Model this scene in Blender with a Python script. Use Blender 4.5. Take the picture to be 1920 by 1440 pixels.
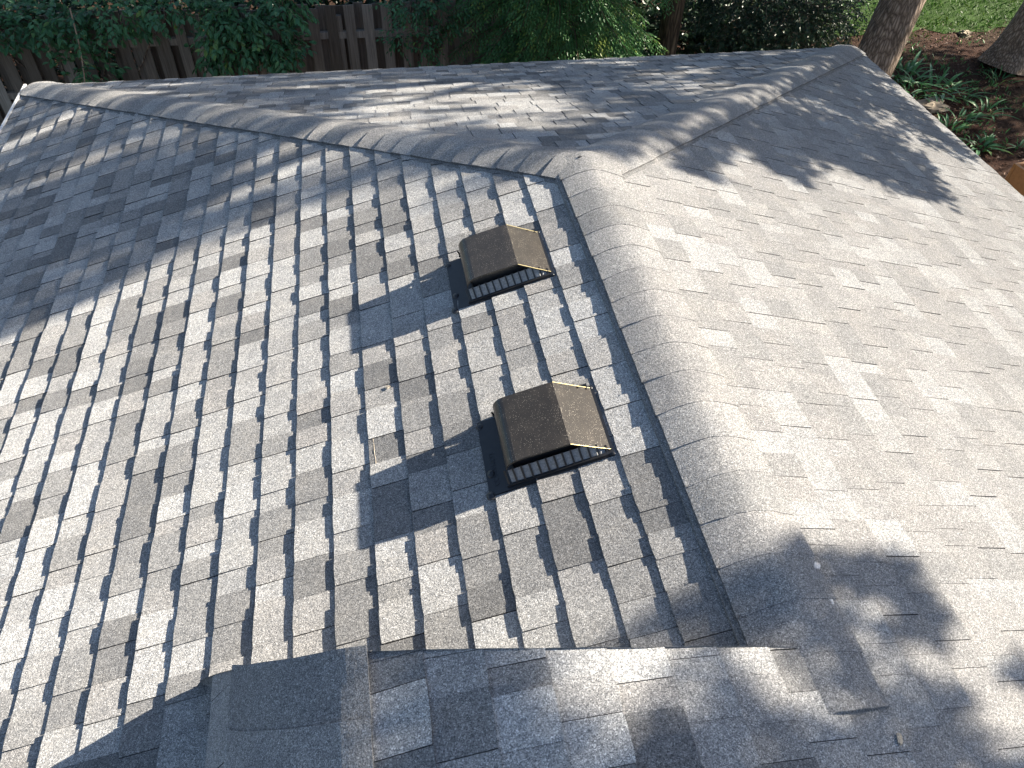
import bpy, math, random
import numpy as np
from mathutils import Vector, Matrix, noise
for o in list(bpy.data.objects): bpy.data.objects.remove(o)
scn = bpy.context.scene
COL = scn.collection
rng = random.Random(11)
nrng = np.random.default_rng(11)

# ------------------------------------------------------------------ camera
cam = bpy.data.cameras.new('camera')
cam.sensor_width = 36.0
cam.lens = 1413.304/1920*36
cam.clip_start = 0.05; cam.clip_end = 500
co = bpy.data.objects.new('camera', cam); COL.objects.link(co)
co.location = (-0.9550, -2.9910, 1.8462)
co.rotation_euler = (0.74747, -0.03251, -0.17730)
scn.camera = co
# ------------------------------------------------------------------ light
SUN = Vector((4.978, 0.73, 2.677)).normalized()
ELEV = math.asin(SUN.z); AZ = math.atan2(SUN.x, SUN.y)
w = bpy.data.worlds.new('World'); scn.world = w; w.use_nodes = True
wn = w.node_tree.nodes
sky = wn.new('ShaderNodeTexSky'); sky.sky_type = 'NISHITA'; sky.sun_disc = False
sky.sun_elevation = ELEV; sky.sun_rotation = AZ
bgn = wn['Background']; bgn.inputs['Strength'].default_value = 0.05
w.node_tree.links.new(sky.outputs[0], bgn.inputs['Color'])
sl = bpy.data.lights.new('sun', 'SUN'); sl.energy = 5.0; sl.angle = math.radians(0.5); sl.color = (1.0, 0.90, 0.75)
so = bpy.data.objects.new('sun', sl); COL.objects.link(so)
so.rotation_euler = (-SUN).to_track_quat('-Z', 'Y').to_euler(); so.location = (20, 3, 12)
scn.view_settings.view_transform = 'Standard'; scn.view_settings.look = 'None'
scn.view_settings.exposure = 2.12; scn.view_settings.gamma = 1.0

# ------------------------------------------------------------------ helpers
def nt(name):
    m = bpy.data.materials.new(name); m.use_nodes = True
    t = m.node_tree; b = t.nodes['Principled BSDF']
    return m, t, b
def N(t, typ, **kw):
    n = t.nodes.new(typ)
    for k, v in kw.items():
        if k in n.inputs: n.inputs[k].default_value = v
        else: setattr(n, k, v)
    return n
def ramp(t, fac, stops):
    r = t.nodes.new('ShaderNodeValToRGB'); e = r.color_ramp.elements
    while len(e) < len(stops): e.new(0.5)
    for i, (p, c) in enumerate(stops):
        e[i].position = p; e[i].color = (c[0], c[1], c[2], 1)
    t.links.new(fac, r.inputs[0]); return r
def mul(t, a, b, f=1.0, typ='MULTIPLY'):
    m = t.nodes.new('ShaderNodeMix'); m.data_type = 'RGBA'; m.blend_type = typ
    m.inputs[0].default_value = f
    t.links.new(a, m.inputs[6]); t.links.new(b, m.inputs[7]); return m.outputs[2]
class MB:
    """collects faces with a tone per face and links them as one mesh object"""
    def __init__(s): s.v = []; s.f = []; s.t = []
    def quad(s, a, b, c, d, tone=.5):
        n = len(s.v); s.v += [a, b, c, d]; s.f.append((n, n+1, n+2, n+3)); s.t.append(tone)
    def poly(s, pts, tone=.5):
        n = len(s.v); s.v += list(pts); s.f.append(tuple(range(n, n+len(pts)))); s.t.append(tone)
    def grid(s, rows, tone=.5):
        n = len(s.v); m = len(rows[0])
        for r in rows: s.v += list(r)
        for i in range(len(rows)-1):
            for j in range(m-1):
                a = n+i*m+j; s.f.append((a, a+1, a+m+1, a+m)); s.t.append(tone)
    def box(s, x0, x1, y0, y1, z0, z1, tone=.5, M=None):
        p = [Vector(q) for q in ((x0,y0,z0),(x1,y0,z0),(x1,y1,z0),(x0,y1,z0),(x0,y0,z1),(x1,y0,z1),(x1,y1,z1),(x0,y1,z1))]
        if M is not None: p = [M @ q for q in p]
        n = len(s.v); s.v += p
        for f in ((0,3,2,1),(4,5,6,7),(0,1,5,4),(1,2,6,5),(2,3,7,6),(3,0,4,7)):
            s.f.append(tuple(n+i for i in f)); s.t.append(tone)
    def tube(s, pts, rad, seg=8, tone=.5, wob=None):
        rings = []
        for i, p in enumerate(pts):
            p = Vector(p)
            d = Vector(pts[min(i+1, len(pts)-1)])-Vector(pts[max(i-1, 0)]); d.normalize()
            a = d.cross(Vector((0.3, 1, .1))); a.normalize(); b = d.cross(a)
            r = rad[i] if isinstance(rad, (list, tuple)) else rad
            ring = []
            for k in range(seg):
                th = 2*math.pi*k/seg
                rr = r*(wob(th, i) if wob else 1)
                ring.append(p+a*(math.cos(th)*rr)+b*(math.sin(th)*rr))
            ring.append(ring[0]); rings.append(ring)
        s.grid(rings, tone)
    def build(s, name, mat, parent=None, smooth=False, bevel=0):
        me = bpy.data.meshes.new(name)
        me.from_pydata([tuple(q) for q in s.v], [], s.f)
        at = me.attributes.new('tone', 'FLOAT', 'FACE'); at.data.foreach_set('value', s.t)
        me.materials.append(mat)
        if smooth: me.polygons.foreach_set('use_smooth', [True]*len(me.polygons))
        me.update()
        o = bpy.data.objects.new(name, me); COL.objects.link(o)
        if parent: o.parent = parent
        if bevel:
            bv = o.modifiers.new('bevel', 'BEVEL'); bv.width = bevel; bv.segments = 2
        return o
def tag(o, label=None, cat=None, group=None, kind=None):
    if label: o['label'] = label
    if cat: o['category'] = cat
    if group: o['group'] = group
    if kind: o['kind'] = kind
    return o
def empty(name, label, cat, group=None):
    o = bpy.data.objects.new(name, None); COL.objects.link(o); o.empty_display_size = .2
    return tag(o, label, cat, group)
def weld(o, d=1e-4):
    import bmesh
    bm = bmesh.new(); bm.from_mesh(o.data); bmesh.ops.remove_doubles(bm, verts=bm.verts, dist=d); bm.to_mesh(o.data); bm.free()

# ------------------------------------------------------------------ materials
def shingle_mat():
    m, t, b = nt('granule_shingle')
    tc = N(t, 'ShaderNodeTexCoord'); P = tc.outputs['Object']
    at = N(t, 'ShaderNodeAttribute', attribute_name='tone')
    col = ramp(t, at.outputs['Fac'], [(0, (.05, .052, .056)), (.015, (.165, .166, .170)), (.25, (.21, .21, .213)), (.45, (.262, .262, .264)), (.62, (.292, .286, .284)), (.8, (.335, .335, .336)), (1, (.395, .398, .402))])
    # granules: every grain its own grey
    vo = N(t, 'ShaderNodeTexVoronoi', Scale=440.0); t.links.new(P, vo.inputs['Vector'])
    sep = N(t, 'ShaderNodeSeparateColor'); t.links.new(vo.outputs['Color'], sep.inputs[0])
    g = ramp(t, sep.outputs[0], [(0, (.32, .33, .35)), (.3, (.74, .74, .74)), (.7, (1.07, 1.07, 1.06)), (.9, (1.45, 1.44, 1.43)), (1, (2.05, 2.05, 2.05))])
    c = mul(t, col.outputs[0], g.outputs[0])
    vo2 = N(t, 'ShaderNodeTexVoronoi', Scale=190.0); t.links.new(P, vo2.inputs['Vector'])
    sep2 = N(t, 'ShaderNodeSeparateColor'); t.links.new(vo2.outputs['Color'], sep2.inputs[0])
    g2 = ramp(t, sep2.outputs[1], [(0, (.82, .83, .84)), (.5, (1, 1, 1)), (1, (1.18, 1.18, 1.17))])
    c = mul(t, c, g2.outputs[0])
    no = N(t, 'ShaderNodeTexNoise', Scale=9.0, Detail=6.0, Roughness=.65); t.links.new(P, no.inputs['Vector'])
    g3 = ramp(t, no.outputs[0], [(.25, (.84, .85, .87)), (.5, (1, 1, 1)), (.75, (1.12, 1.10, 1.07))])
    c = mul(t, c, g3.outputs[0])
    t.links.new(c, b.inputs['Base Color'])
    b.inputs['Roughness'].default_value = .8
    b.inputs['Specular IOR Level'].default_value = .35
    bp = N(t, 'ShaderNodeBump', Strength=1.0, Distance=.0080)
    m.cycles.use_bump_map_correction = False; b.inputs['Diffuse Roughness'].default_value = .7
    t.links.new(sep.outputs[1], bp.inputs['Height'])
    t.links.new(bp.outputs[0], b.inputs['Normal'])
    return m
M_SH = shingle_mat()
def flat_mat(name, col, rough=.7, spec=.3, metal=0, noise_amp=.25, nscale=12, bump=0, bscale=60):
    m, t, b = nt(name)
    tc = N(t, 'ShaderNodeTexCoord')
    no = N(t, 'ShaderNodeTexNoise', Scale=nscale, Detail=7.0, Roughness=.7); t.links.new(tc.outputs['Object'], no.inputs['Vector'])
    r = ramp(t, no.outputs[0], [(.25, [c*(1-noise_amp) for c in col]), (.75, [c*(1+noise_amp) for c in col])])
    t.links.new(r.outputs[0], b.inputs['Base Color'])
    b.inputs['Roughness'].default_value = rough; b.inputs['Specular IOR Level'].default_value = spec; b.inputs['Metallic'].default_value = metal
    if bump:
        n2 = N(t, 'ShaderNodeTexNoise', Scale=bscale, Detail=5.0); t.links.new(tc.outputs['Object'], n2.inputs['Vector'])
        bp = N(t, 'ShaderNodeBump', Strength=.6, Distance=bump); t.links.new(n2.outputs[0], bp.inputs['Height']); t.links.new(bp.outputs[0], b.inputs['Normal'])
    return m
M_UNDER = flat_mat('asphalt_mat', (.03, .032, .036), .9, .1)
M_WHITE = flat_mat('white_gutter_paint', (.52, .53, .54), .4, .4, noise_amp=.06)
M_WALL = flat_mat('wall_paint', (.42, .38, .32), .8)
M_SEAL = flat_mat('black_sealant', (.018, .019, .022), .35, .5)
def vent_mat():
    m, t, b = nt('dusty_brown_metal')
    tc = N(t, 'ShaderNodeTexCoord'); P = tc.outputs['Object']
    no = N(t, 'ShaderNodeTexNoise', Scale=14, Detail=8, Roughness=.75); t.links.new(P, no.inputs['Vector'])
    r = ramp(t, no.outputs[0], [(.3, (.021, .0178, .0142)), (.55, (.033, .028, .0225)), (.75, (.056, .048, .038))])
    vo = N(t, 'ShaderNodeTexVoronoi', Scale=260); t.links.new(P, vo.inputs['Vector'])
    n2 = N(t, 'ShaderNodeTexNoise', Scale=22, Detail=4); t.links.new(P, n2.inputs['Vector'])
    sub = N(t, 'ShaderNodeMath', operation='MULTIPLY'); t.links.new(n2.outputs[0], sub.inputs[0]); sub.inputs[1].default_value = .42
    lt = N(t, 'ShaderNodeMath', operation='LESS_THAN'); t.links.new(vo.outputs['Distance'], lt.inputs[0]); t.links.new(sub.outputs[0], lt.inputs[1])
    sep = N(t, 'ShaderNodeSeparateColor'); t.links.new(vo.outputs['Color'], sep.inputs[0])
    gt = N(t, 'ShaderNodeMath', operation='GREATER_THAN'); t.links.new(sep.outputs[0], gt.inputs[0]); gt.inputs[1].default_value = .6
    mm = N(t, 'ShaderNodeMath', operation='MULTIPLY'); t.links.new(lt.outputs[0], mm.inputs[0]); t.links.new(gt.outputs[0], mm.inputs[1])
    mx = N(t, 'ShaderNodeMix'); mx.data_type = 'RGBA'
    t.links.new(mm.outputs[0], mx.inputs[0]); t.links.new(r.outputs[0], mx.inputs[6]); mx.inputs[7].default_value = (.34, .31, .26, 1)
    t.links.new(mx.outputs[2], b.inputs['Base Color'])
    b.inputs['Roughness'].default_value = .32; b.inputs['Specular IOR Level'].default_value = .5
    bp = N(t, 'ShaderNodeBump', Strength=.25, Distance=.001); t.links.new(vo.outputs['Distance'], bp.inputs['Height']); t.links.new(bp.outputs[0], b.inputs['Normal'])
    return m
M_HOOD = vent_mat()
M_FLANGE = flat_mat('black_flange_metal', (.02, .021, .024), .4, .5, nscale=30)
M_RIM = flat_mat('rim_glint_metal', (.50, .42, .22), .3, .8, metal=.8, nscale=60)  # bright gold stands in for sunlight glinting on the hem
M_SCREEN = flat_mat('grey_vent_screen', (.27, .275, .28), .6, .3, noise_amp=.5, nscale=160, bump=.001, bscale=300)
def leaf_mat(name, dark, light, tip=None, rough=.45, trans=.25, spec=.4):
    m, t, b = nt(name)
    at = N(t, 'ShaderNodeAttribute', attribute_name='tone')
    st = [(0, dark), (.8, light)]
    if tip: st.append((1, tip))
    r = ramp(t, at.outputs['Fac'], st)
    t.links.new(r.outputs[0], b.inputs['Base Color'])
    b.inputs['Roughness'].default_value = rough; b.inputs['Specular IOR Level'].default_value = spec
    tr = N(t, 'ShaderNodeBsdfTranslucent'); t.links.new(r.outputs[0], tr.inputs['Color'])
    mx = N(t, 'ShaderNodeMixShader'); mx.inputs[0].default_value = trans
    t.links.new(b.outputs[0], mx.inputs[1]); t.links.new(tr.outputs[0], mx.inputs[2])
    t.links.new(mx.outputs[0], t.nodes['Material Output'].inputs['Surface'])
    return m
M_LEAF = leaf_mat('shrub_leaf', (.03, .095, .042), (.085, .22, .09), (.18, .28, .07))
M_HEM = leaf_mat('conifer_needle', (.028, .088, .030), (.085, .21, .06), (.22, .28, .06))
M_IVY = leaf_mat('glossy_ivy_leaf', (.012, .03, .018), (.035, .075, .035), (.09, .12, .05), rough=.42, spec=.45)
M_TREE = leaf_mat('tree_leaf', (.025, .06, .02), (.06, .12, .035))
M_STRAP = leaf_mat('strap_leaf', (.035, .13, .045), (.09, .25, .08), (.18, .28, .08))
M_GRASS = leaf_mat('lawn_blade', (.014, .052, .006), (.04, .11, .010), (.11, .16, .02), rough=.6)
M_DEAD = leaf_mat('dead_leaf', (.05, .025, .015), (.14, .07, .04), (.30, .21, .13), rough=.8, trans=.05)
def bark_mat(name, lo, hi, sc=1.0):
    m, t, b = nt(name)
    tc = N(t, 'ShaderNodeTexCoord')
    mp = N(t, 'ShaderNodeMapping'); mp.inputs['Scale'].default_value = (26*sc, 26*sc, 2.6*sc); t.links.new(tc.outputs['Object'], mp.inputs[0])
    n0 = N(t, 'ShaderNodeTexNoise', Scale=.7, Detail=6.0, Roughness=.7); t.links.new(mp.outputs[0], n0.inputs['Vector'])
    ad = mul(t, mp.outputs[0], n0.outputs['Color'], 1.0, 'ADD')
    vo = N(t, 'ShaderNodeTexVoronoi', Scale=1.0, feature='DISTANCE_TO_EDGE'); t.links.new(ad, vo.inputs['Vector'])
    no = N(t, 'ShaderNodeTexNoise', Scale=3, Detail=8, Roughness=.7); t.links.new(tc.outputs['Object'], no.inputs['Vector'])
    r = ramp(t, vo.outputs['Distance'], [(0, [c*.45 for c in lo]), (.12, lo), (.45, hi)])
    g = ramp(t, no.outputs[0], [(.3, (.6, .6, .6)), (.7, (1.3, 1.25, 1.2))])
    t.links.new(mul(t, r.outputs[0], g.outputs[0]), b.inputs['Base Color'])
    b.inputs['Roughness'].default_value = .9; b.inputs['Specular IOR Level'].default_value = .15
    bp = N(t, 'ShaderNodeBump', Strength=1, Distance=.03); t.links.new(vo.outputs['Distance'], bp.inputs['Height']); t.links.new(bp.outputs[0], b.inputs['Normal'])
    return m
M_BARK = bark_mat('furrowed_bark', (.19, .15, .12), (.40, .33, .28))
M_BARK2 = bark_mat('dark_conifer_bark', (.09, .065, .045), (.21, .155, .105), .8)
def board_mat():
    m, t, b = nt('weathered_board')
    tc = N(t, 'ShaderNodeTexCoord')
    mp = N(t, 'ShaderNodeMapping'); mp.inputs['Scale'].default_value = (60, 60, 2.5); t.links.new(tc.outputs['Object'], mp.inputs[0])
    no = N(t, 'ShaderNodeTexNoise', Scale=1.0, Detail=6, Roughness=.65); t.links.new(mp.outputs[0], no.inputs['Vector'])
    at = N(t, 'ShaderNodeAttribute', attribute_name='tone')
    r = ramp(t, at.outputs['Fac'], [(0, (.11, .09, .073)), (.5, (.205, .175, .148)), (1, (.34, .305, .27))])
    g = ramp(t, no.outputs[0], [(.3, (.55, .53, .5)), (.7, (1.25, 1.22, 1.2))])
    t.links.new(mul(t, r.outputs[0], g.outputs[0]), b.inputs['Base Color'])
    b.inputs['Roughness'].default_value = .85; b.inputs['Specular IOR Level'].default_value = .2
    bp = N(t, 'ShaderNodeBump', Strength=.5, Distance=.004); t.links.new(no.outputs[0], bp.inputs['Height']); t.links.new(bp.outputs[0], b.inputs['Normal'])
    return m
M_BOARD = board_mat()
M_CEDAR = flat_mat('orange_cedar', (.36, .18, .075), .6, .3, noise_amp=.25, nscale=20)
M_TARP = flat_mat('grey_blue_tarp', (.12, .14, .17), .5, .4, nscale=18, bump=.02, bscale=10)
M_ROCK = flat_mat('tan_stone', (.24, .20, .15), .9, .2, bump=.02, bscale=9)
M_FOIL = flat_mat('torn_tape', (.42, .43, .45), .45, .4, noise_amp=.5, nscale=120)
M_DUST = flat_mat('dried_glue', (.40, .35, .28), .9, .1, noise_amp=.3, nscale=80)

def ground_mat():
    m, t, b = nt('mulch_and_soil')
    tc = N(t, 'ShaderNodeTexCoord'); P = tc.outputs['Object']
    n1 = N(t, 'ShaderNodeTexNoise', Scale=22, Detail=9, Roughness=.8); t.links.new(P, n1.inputs['Vector'])
    r = ramp(t, n1.outputs[0], [(.3, (.010, .006, .005)), (.5, (.04, .021, .015)), (.68, (.08, .044, .032)), (.8, (.16, .12, .09))])
    n2 = N(t, 'ShaderNodeTexNoise', Scale=.9, Detail=4); t.links.new(P, n2.inputs['Vector'])
    r2 = ramp(t, n2.outputs[0], [(.35, (1.1, .95, .9)), (.65, (.8, .9, .75))])
    c = mul(t, r.outputs[0], r2.outputs[0])
    t.links.new(c, b.inputs['Base Color']); b.inputs['Roughness'].default_value = .95; b.inputs['Specular IOR Level'].default_value = .1
    bp = N(t, 'ShaderNodeBump', Strength=1, Distance=.04); t.links.new(n1.outputs[0], bp.inputs['Height']); t.links.new(bp.outputs[0], b.inputs['Normal'])
    return m
M_GROUND = ground_mat()
M_TURF = flat_mat('turf_soil', (.03, .06, .012), .95, .1, noise_amp=.5, nscale=5)

# ------------------------------------------------------------------ roof surfaces
S = 0.3264; HH = math.sqrt(1+S*S); CS = 1/HH; SN = S/HH
WL, WR, WE = 3.758, 3.728, 3.734
E = 0.143; C = 0.149; D0 = 0.1565
YB = -4.6                                     # back end of the modelled roof (behind the camera)
def Sl(u, y, h=0): return Vector((-u*CS-h*SN, y, -u*SN+h*CS))
def Sr(u, y, h=0): return Vector((u*CS+h*SN, y, -u*SN+h*CS))
def Se(u, x, h=0): return Vector((x, u*CS+h*SN, -u*SN+h*CS))
# saddle: a broad raised crown where the near roof runs into the wing
def bez():
    A = np.array([-1.68, -1.68*S]); B = np.array([.07, -.07*S]); P1 = A+np.array([.26, .46]); P2 = B+np.array([-1.15, 1.15*S])
    t = np.linspace(0, 1, 400)[:, None]
    return (1-t)**3*A+3*(1-t)**2*t*P1+3*(1-t)*t**2*P2+t**3*B
BZ = bez()
ARC = np.concatenate([[0], np.cumsum(np.hypot(*np.diff(BZ, axis=0).T))])
LTOT = ARC[-1]; UB = .07*HH
Y0X = [-1.79, -1.659, -1.443, -1.291, -1.148, -1.042, -0.891, -0.718, -0.463, -0.064, 0.2]
Y0Y = [-1.938, -1.942, -2.065, -2.125, -2.168, -2.201, -2.238, -2.272, -2.306, -2.332, -2.335]
def y0(x): return float(np.interp(x, Y0X, Y0Y))
def zsad(x): return float(np.interp(x, BZ[:, 0], BZ[:, 1]))
def Ss(u, y, h=0):
    """u runs like the right slope's distance from the ridge; negative goes up and over the crown"""
    if u >= UB: return Sr(u, y, h)
    a = LTOT-(UB-u)
    if a < 0: return Sl(1.68*HH-a, y, h)
    x = np.interp(a, ARC, BZ[:, 0]); z = np.interp(a, ARC, BZ[:, 1])
    x2 = np.interp(min(a+.01, LTOT), ARC, BZ[:, 0]); z2 = np.interp(min(a+.01, LTOT), ARC, BZ[:, 1])
    x1 = np.interp(max(a-.01, 0), ARC, BZ[:, 0]); z1 = np.interp(max(a-.01, 0), ARC, BZ[:, 1])
    d = Vector((x2-x1, 0, z2-z1)).normalized()
    return Vector((x, y, z))+Vector((-d.z, 0, d.x))*h
def roof_z(x, y):
    z = min(-S*abs(x), -S*y)
    if -1.68 < x < .07 and y < y0(x): z = zsad(x)
    return z

TONES = [.0, .06, .12, .22, .3, .38, .45, .5, .55, .58, .62, .66, .7, .74, .78, .82, .86, .9, .95, 1]
def tone():
    r = rng.random()
    if r < .11: return rng.uniform(.02, .22)
    if r < .34: return rng.uniform(.25, .5)
    if r < .40: return rng.uniform(.56, .64)
    return rng.uniform(.66, .98)
def courses(mb, Sf, k0, k1, lo, hi, ulo=lambda y: -9, ustart=D0, thick=1.0, seg=.04, flip=False, even=1.08):
    """laminated shingles: each course a row of tabs, every second tab a doubled layer"""
    for k in range(k0, k1):
        ua = ustart+k*E; ub = ua+E
        ylo = min(lo(ua), lo(ub)); yhi = max(hi(ua), hi(ub))
        if yhi-ylo < .01: continue
        y = ylo-rng.uniform(0, .3); dbl = rng.random() < .5
        wav = rng.uniform(0, 99); joint = y+rng.uniform(0, 1.); t0 = tone(); bj = rng.uniform(-.0025, .0025)
        while y < yhi:
            wd = rng.uniform(.085, .155) if dbl else rng.uniform(.055, .125)
            ye = y+wd
            if rng.random() < .85: t0 = min(1, max(.02, .62+(tone()-.62)*even)) if even > .8 else rng.choice([rng.uniform(.42, .56), rng.uniform(.54, .74), rng.uniform(.68, .92)])
            th = (rng.uniform(.0094, .0114) if dbl else rng.uniform(.0062, .0072))*thick
            hs = (.0018 if dbl else 0.0003)*thick
            gap = .0016 if rng.random() < .45 else 0.0
            if y >= joint: joint += .98; gap = .0026; bj = rng.uniform(-.0025, .0025)
            n = max(2, int(wd/seg)+1)
            top, bot, low = [], [], []
            any_in = False
            for i in range(n+1):
                yy = y+gap+(wd-gap)*i/n
                ja = bj+.0011*noise.noise((yy*9, wav, k*1.7))+.0011*noise.noise((yy*70, wav, 3.1))
                if dbl and i in (0, n): ja -= .003
                u2 = ub+ja
                ya = min(max(yy, lo(ua)), hi(ua)); yb2 = min(max(yy, lo(u2)), hi(u2))
                if ya == yy or yb2 == yy: any_in = True
                hb = th+.0003*noise.noise((yy*6, wav, 9))
                top.append(Sf(ua-.004, ya, hs)); bot.append(Sf(u2, yb2, hb)); low.append(Sf(u2-.0008, yb2, -.003))
            if any_in:
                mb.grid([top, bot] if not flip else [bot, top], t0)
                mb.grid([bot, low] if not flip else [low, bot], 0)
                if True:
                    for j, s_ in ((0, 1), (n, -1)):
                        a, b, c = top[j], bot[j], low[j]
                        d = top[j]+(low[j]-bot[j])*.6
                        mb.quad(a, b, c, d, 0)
            y = ye; dbl = not dbl if rng.random() < .92 else dbl
HC = C*1.414*.80          # how far (along a course) the hip caps cover
cap_u = C-.03
house = empty('house', 'house under a grey asphalt shingle hip roof, seen from above its ridge', 'house')
def hide_under_saddle(x): return y0(x)-.12
# left slope
mb = MB()
def lo_l(u):
    x = -u*CS
    return YB if x < -1.66 else (y0(x)-.15 if x > -1.45 else -2.9)
courses(mb, Sl, -1, 27, lo_l, lambda u: u*CS-HC if u > cap_u-.05 else -HC)
mb.build('roof_slope', M_SH, house)
# right slope: below the ridge cap, and on the near side running up over the crown
mb = MB()
UC = UB-(LTOT-ARC[np.argmin(abs(BZ[:, 0]+1.17))]); UC = D0+round((UC-D0)/E)*E-.014       # u where the crown's cap begins
courses(mb, Sr, -1, 0, lambda u: -2.45, lambda u: u*CS-HC if u > cap_u-.05 else -HC, even=.6, thick=.7)
courses(mb, Sr, 0, 27, lambda u: YB, lambda u: u*CS-HC if u > cap_u-.05 else -HC, even=.72, thick=.62)
mb.build('roof_slope', M_SH, house)
# hip end slope
mb = MB()
courses(mb, Se, 0, 26, lambda u: -u*CS+HC, lambda u: u*CS-HC, ustart=D0+.02)
mb.build('roof_slope', M_SH, house)
# saddle crown
mb = MB()
kk = 0
while D0+kk*E > UC-.02: kk -= 1
def hi_s(u):
    p = Ss(u, 0); return y0(p.x)
courses(mb, Ss, kk, 0, lambda u: YB, lambda u: hi_s(u) if u > UC-.30 else -9, seg=.03, thick=.65)
def Ss2(wd, y, h=0): return Ss(UC-.40-wd, y, h)          # shoulder on the left, courses facing down-left
courses(mb, Ss2, 0, 2, lambda u: YB, lambda u: y0(Ss2(u, 0).x), ustart=-.03, flip=True, thick=.4, even=.3)
# far edge: the free edge of the crown drops to the slope behind it
rows = [[], [], []]
for i in range(90):
    u = UB-(LTOT+.02)*i/89
    p = Ss(u, 0); y = y0(p.x)
    rows[0].append(Ss(u, y, .007)); rows[1].append(Ss(u, y+.001, -.008)); rows[2].append(Vector((p.x, y-.02, -S*abs(p.x)-.05)))
mb.grid(rows, .3)
saddle = mb.build('roof_saddle', M_SH, house)
# cap pieces over the left shoulder of the crown
mb = MB()
for j in range(14):
    off = .012+.175*j
    nu = 26; nv = 7; t0 = rng.uniform(.3, .55)
    rowsP = []
    for i in range(nv+1):
        v = i/nv; row = []
        for q in range(nu+1):
            u = UC+.02-(.50)*q/nu
            x = Ss(u, 0).x
            y = y0(x)+.012-(off-.012)-(v*.21)-.012*math.sin(q/nu*3.14)
            hgt = .0165-.007*v + .0015*noise.noise((q*.2, j, v))
            row.append(Ss(u, y, hgt))
        rowsP.append(row)
    mb.grid(rowsP, t0)
    for (a, b_) in ((0, 1),):
        e0 = rowsP[0]; mb.grid([[p+Vector((0, -.001, -.012)) for p in e0], e0], t0*.5)
    l = [r[0] for r in rowsP]; mb.grid([l, [p+Vector((0, 0, -.016)) for p in l]], t0*.5)
    l = [r[-1] for r in rowsP]; mb.grid([[p+Vector((0, 0, -.016)) for p in l], l], t0*.5)
mb.build('saddle_cap', M_SH, house, smooth=False)
# dark felt under the shingles, and solid deck
mb = MB()
hU = -.004
def PL(f, u, y): return f(u, y, hU)
ue = WL*HH
mb.quad(Sl(0, 0, hU), Sl(0, YB, hU), Sl(ue, YB, hU), Sl(ue, WL, hU))
mb.quad(Sr(0, YB, hU), Sr(0, 0, hU), Sr(WR*HH, WR, hU), Sr(WR*HH, YB, hU))
mb.poly([Se(0, 0, hU), Se(WE*HH, -WE, hU), Se(WE*HH, WE, hU)])
mb.build('roof_deck', M_UNDER, house)

# ------------------------------------------------------------------ ridge and hip caps
def cap_run(name, P0, P1, e=.142, over=.04, tail=0.0, lift0=.0105, seed=1, wide=1.0, lip=1.0):
    """P0 is the high (covered last) start; the raised butt of each piece faces P1"""
    r = random.Random(seed)
    P0 = Vector(P0); P1 = Vector(P1); d = (P1-P0); L = d.length; d.normalize()
    lat = d.cross(Vector((0, 0, 1))).normalized(); up = lat.cross(d)
    if abs(d.z) < .01: th = math.atan(S)
    else: th = math.asin(SN/ math.sqrt(2)) if False else math.acos(1/HH*math.sqrt(1+S*S/2))
    ct, st = math.cos(th), math.sin(th)
    R = .05
    mb = MB(); n = int(L/e)+1; nt_ = 22
    for i in range(n):
        s0 = i*e-over; s1 = min((i+1)*e+r.uniform(-.004, .004), L+tail)
        if i == 0: s0 = -.02
        t0 = r.choice([r.uniform(.5, .75), r.uniform(.35, .6), r.uniform(.6, .85)])
        skew = r.uniform(-.006, .006); cw = C*wide*(1+r.uniform(-.02, .02))
        rowsP = []
        m = 4
        for j in range(m+1):
            v = j/m; s = s0+(s1-s0)*v; row = []
            for q in range(nt_+1):
                tt = -1+2*q/nt_
                a = tt*cw*(1+.02*v*v)
                af = math.sqrt(a*a+R*R)-(math.sqrt(C*C+R*R)-C)
                lift = lift0-.0005+.0025*v*lip+.0012*noise.noise((tt*1.5, i*.7, seed))
                if tt > .93 and v > .8 and d.z > -.01: lift += .0015
                bulge = .013*(1-tt*tt)
                row.append(P0+d*(s+skew*tt+(.004*noise.noise((tt*3, i, seed+5)) if v == 1 else 0))+lat*(a*ct)+up*(lift+bulge-st*af))
            rowsP.append(row)
        mb.grid(rowsP, t0)
        e1 = rowsP[-1]; mb.grid([e1, [p-up*(.0035*lip)+d*(.0027*lip if lip > 1 else .0014) for p in e1]], 0 if lip > 1 else t0*.55)
        for col, fl in ((0, 0), (nt_, 1)):
            l = [rr[col] for rr in rowsP]; l2 = [p-up*.013 for p in l]
            mb.grid([l, l2] if fl else [l2, l], t0*.6 if (abs(d.z) < .01 and col == 0) else .012)
        # turned-up corner tabs where pieces overlap
        if abs(d.z) < .01:
            p = rowsP[-1][nt_]; k_ = r.uniform(.4, 1.3)
            mb.poly([p+up*.001, p+d*.006*k_+up*.003+lat*.003, p-d*.004+up*.008*k_-lat*.010*k_, p-lat*.016+up*.001], .05)
    # under layer peeking out along the sides
    for sg in ((1,) if abs(d.z) < .01 else (-1, 1)):
        rows = []
        for s in np.linspace(0, L, 40):
            base = P0+d*s
            w0, w1 = C-.02, C+.020
            rows.append([base+lat*(sg*w0*ct)+up*(-st*w0+.0052), base+lat*(sg*w1*ct)+up*(-st*w1+.0052), base+lat*(sg*w1*ct)+up*(-st*w1-.002)])
        if sg > 0: rows = rows[::-1]
        mb.grid(rows, .25)
    return mb.build(name, M_SH, house)
Dh = 3.73
hipL = cap_run('hip_cap', (-.02, .02, -.006), (-Dh, Dh, -S*Dh), seed=4, e=.137, lip=3.6)
hipR = cap_run('hip_cap', (.02, .02, -.006), (Dh, Dh, -S*Dh), seed=9, e=.137, lip=1.8)
ridge = cap_run('ridge_cap', (0, .06, .006), (0, -2.50, .006), seed=15, lift0=.0115, lip=1.0)
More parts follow.
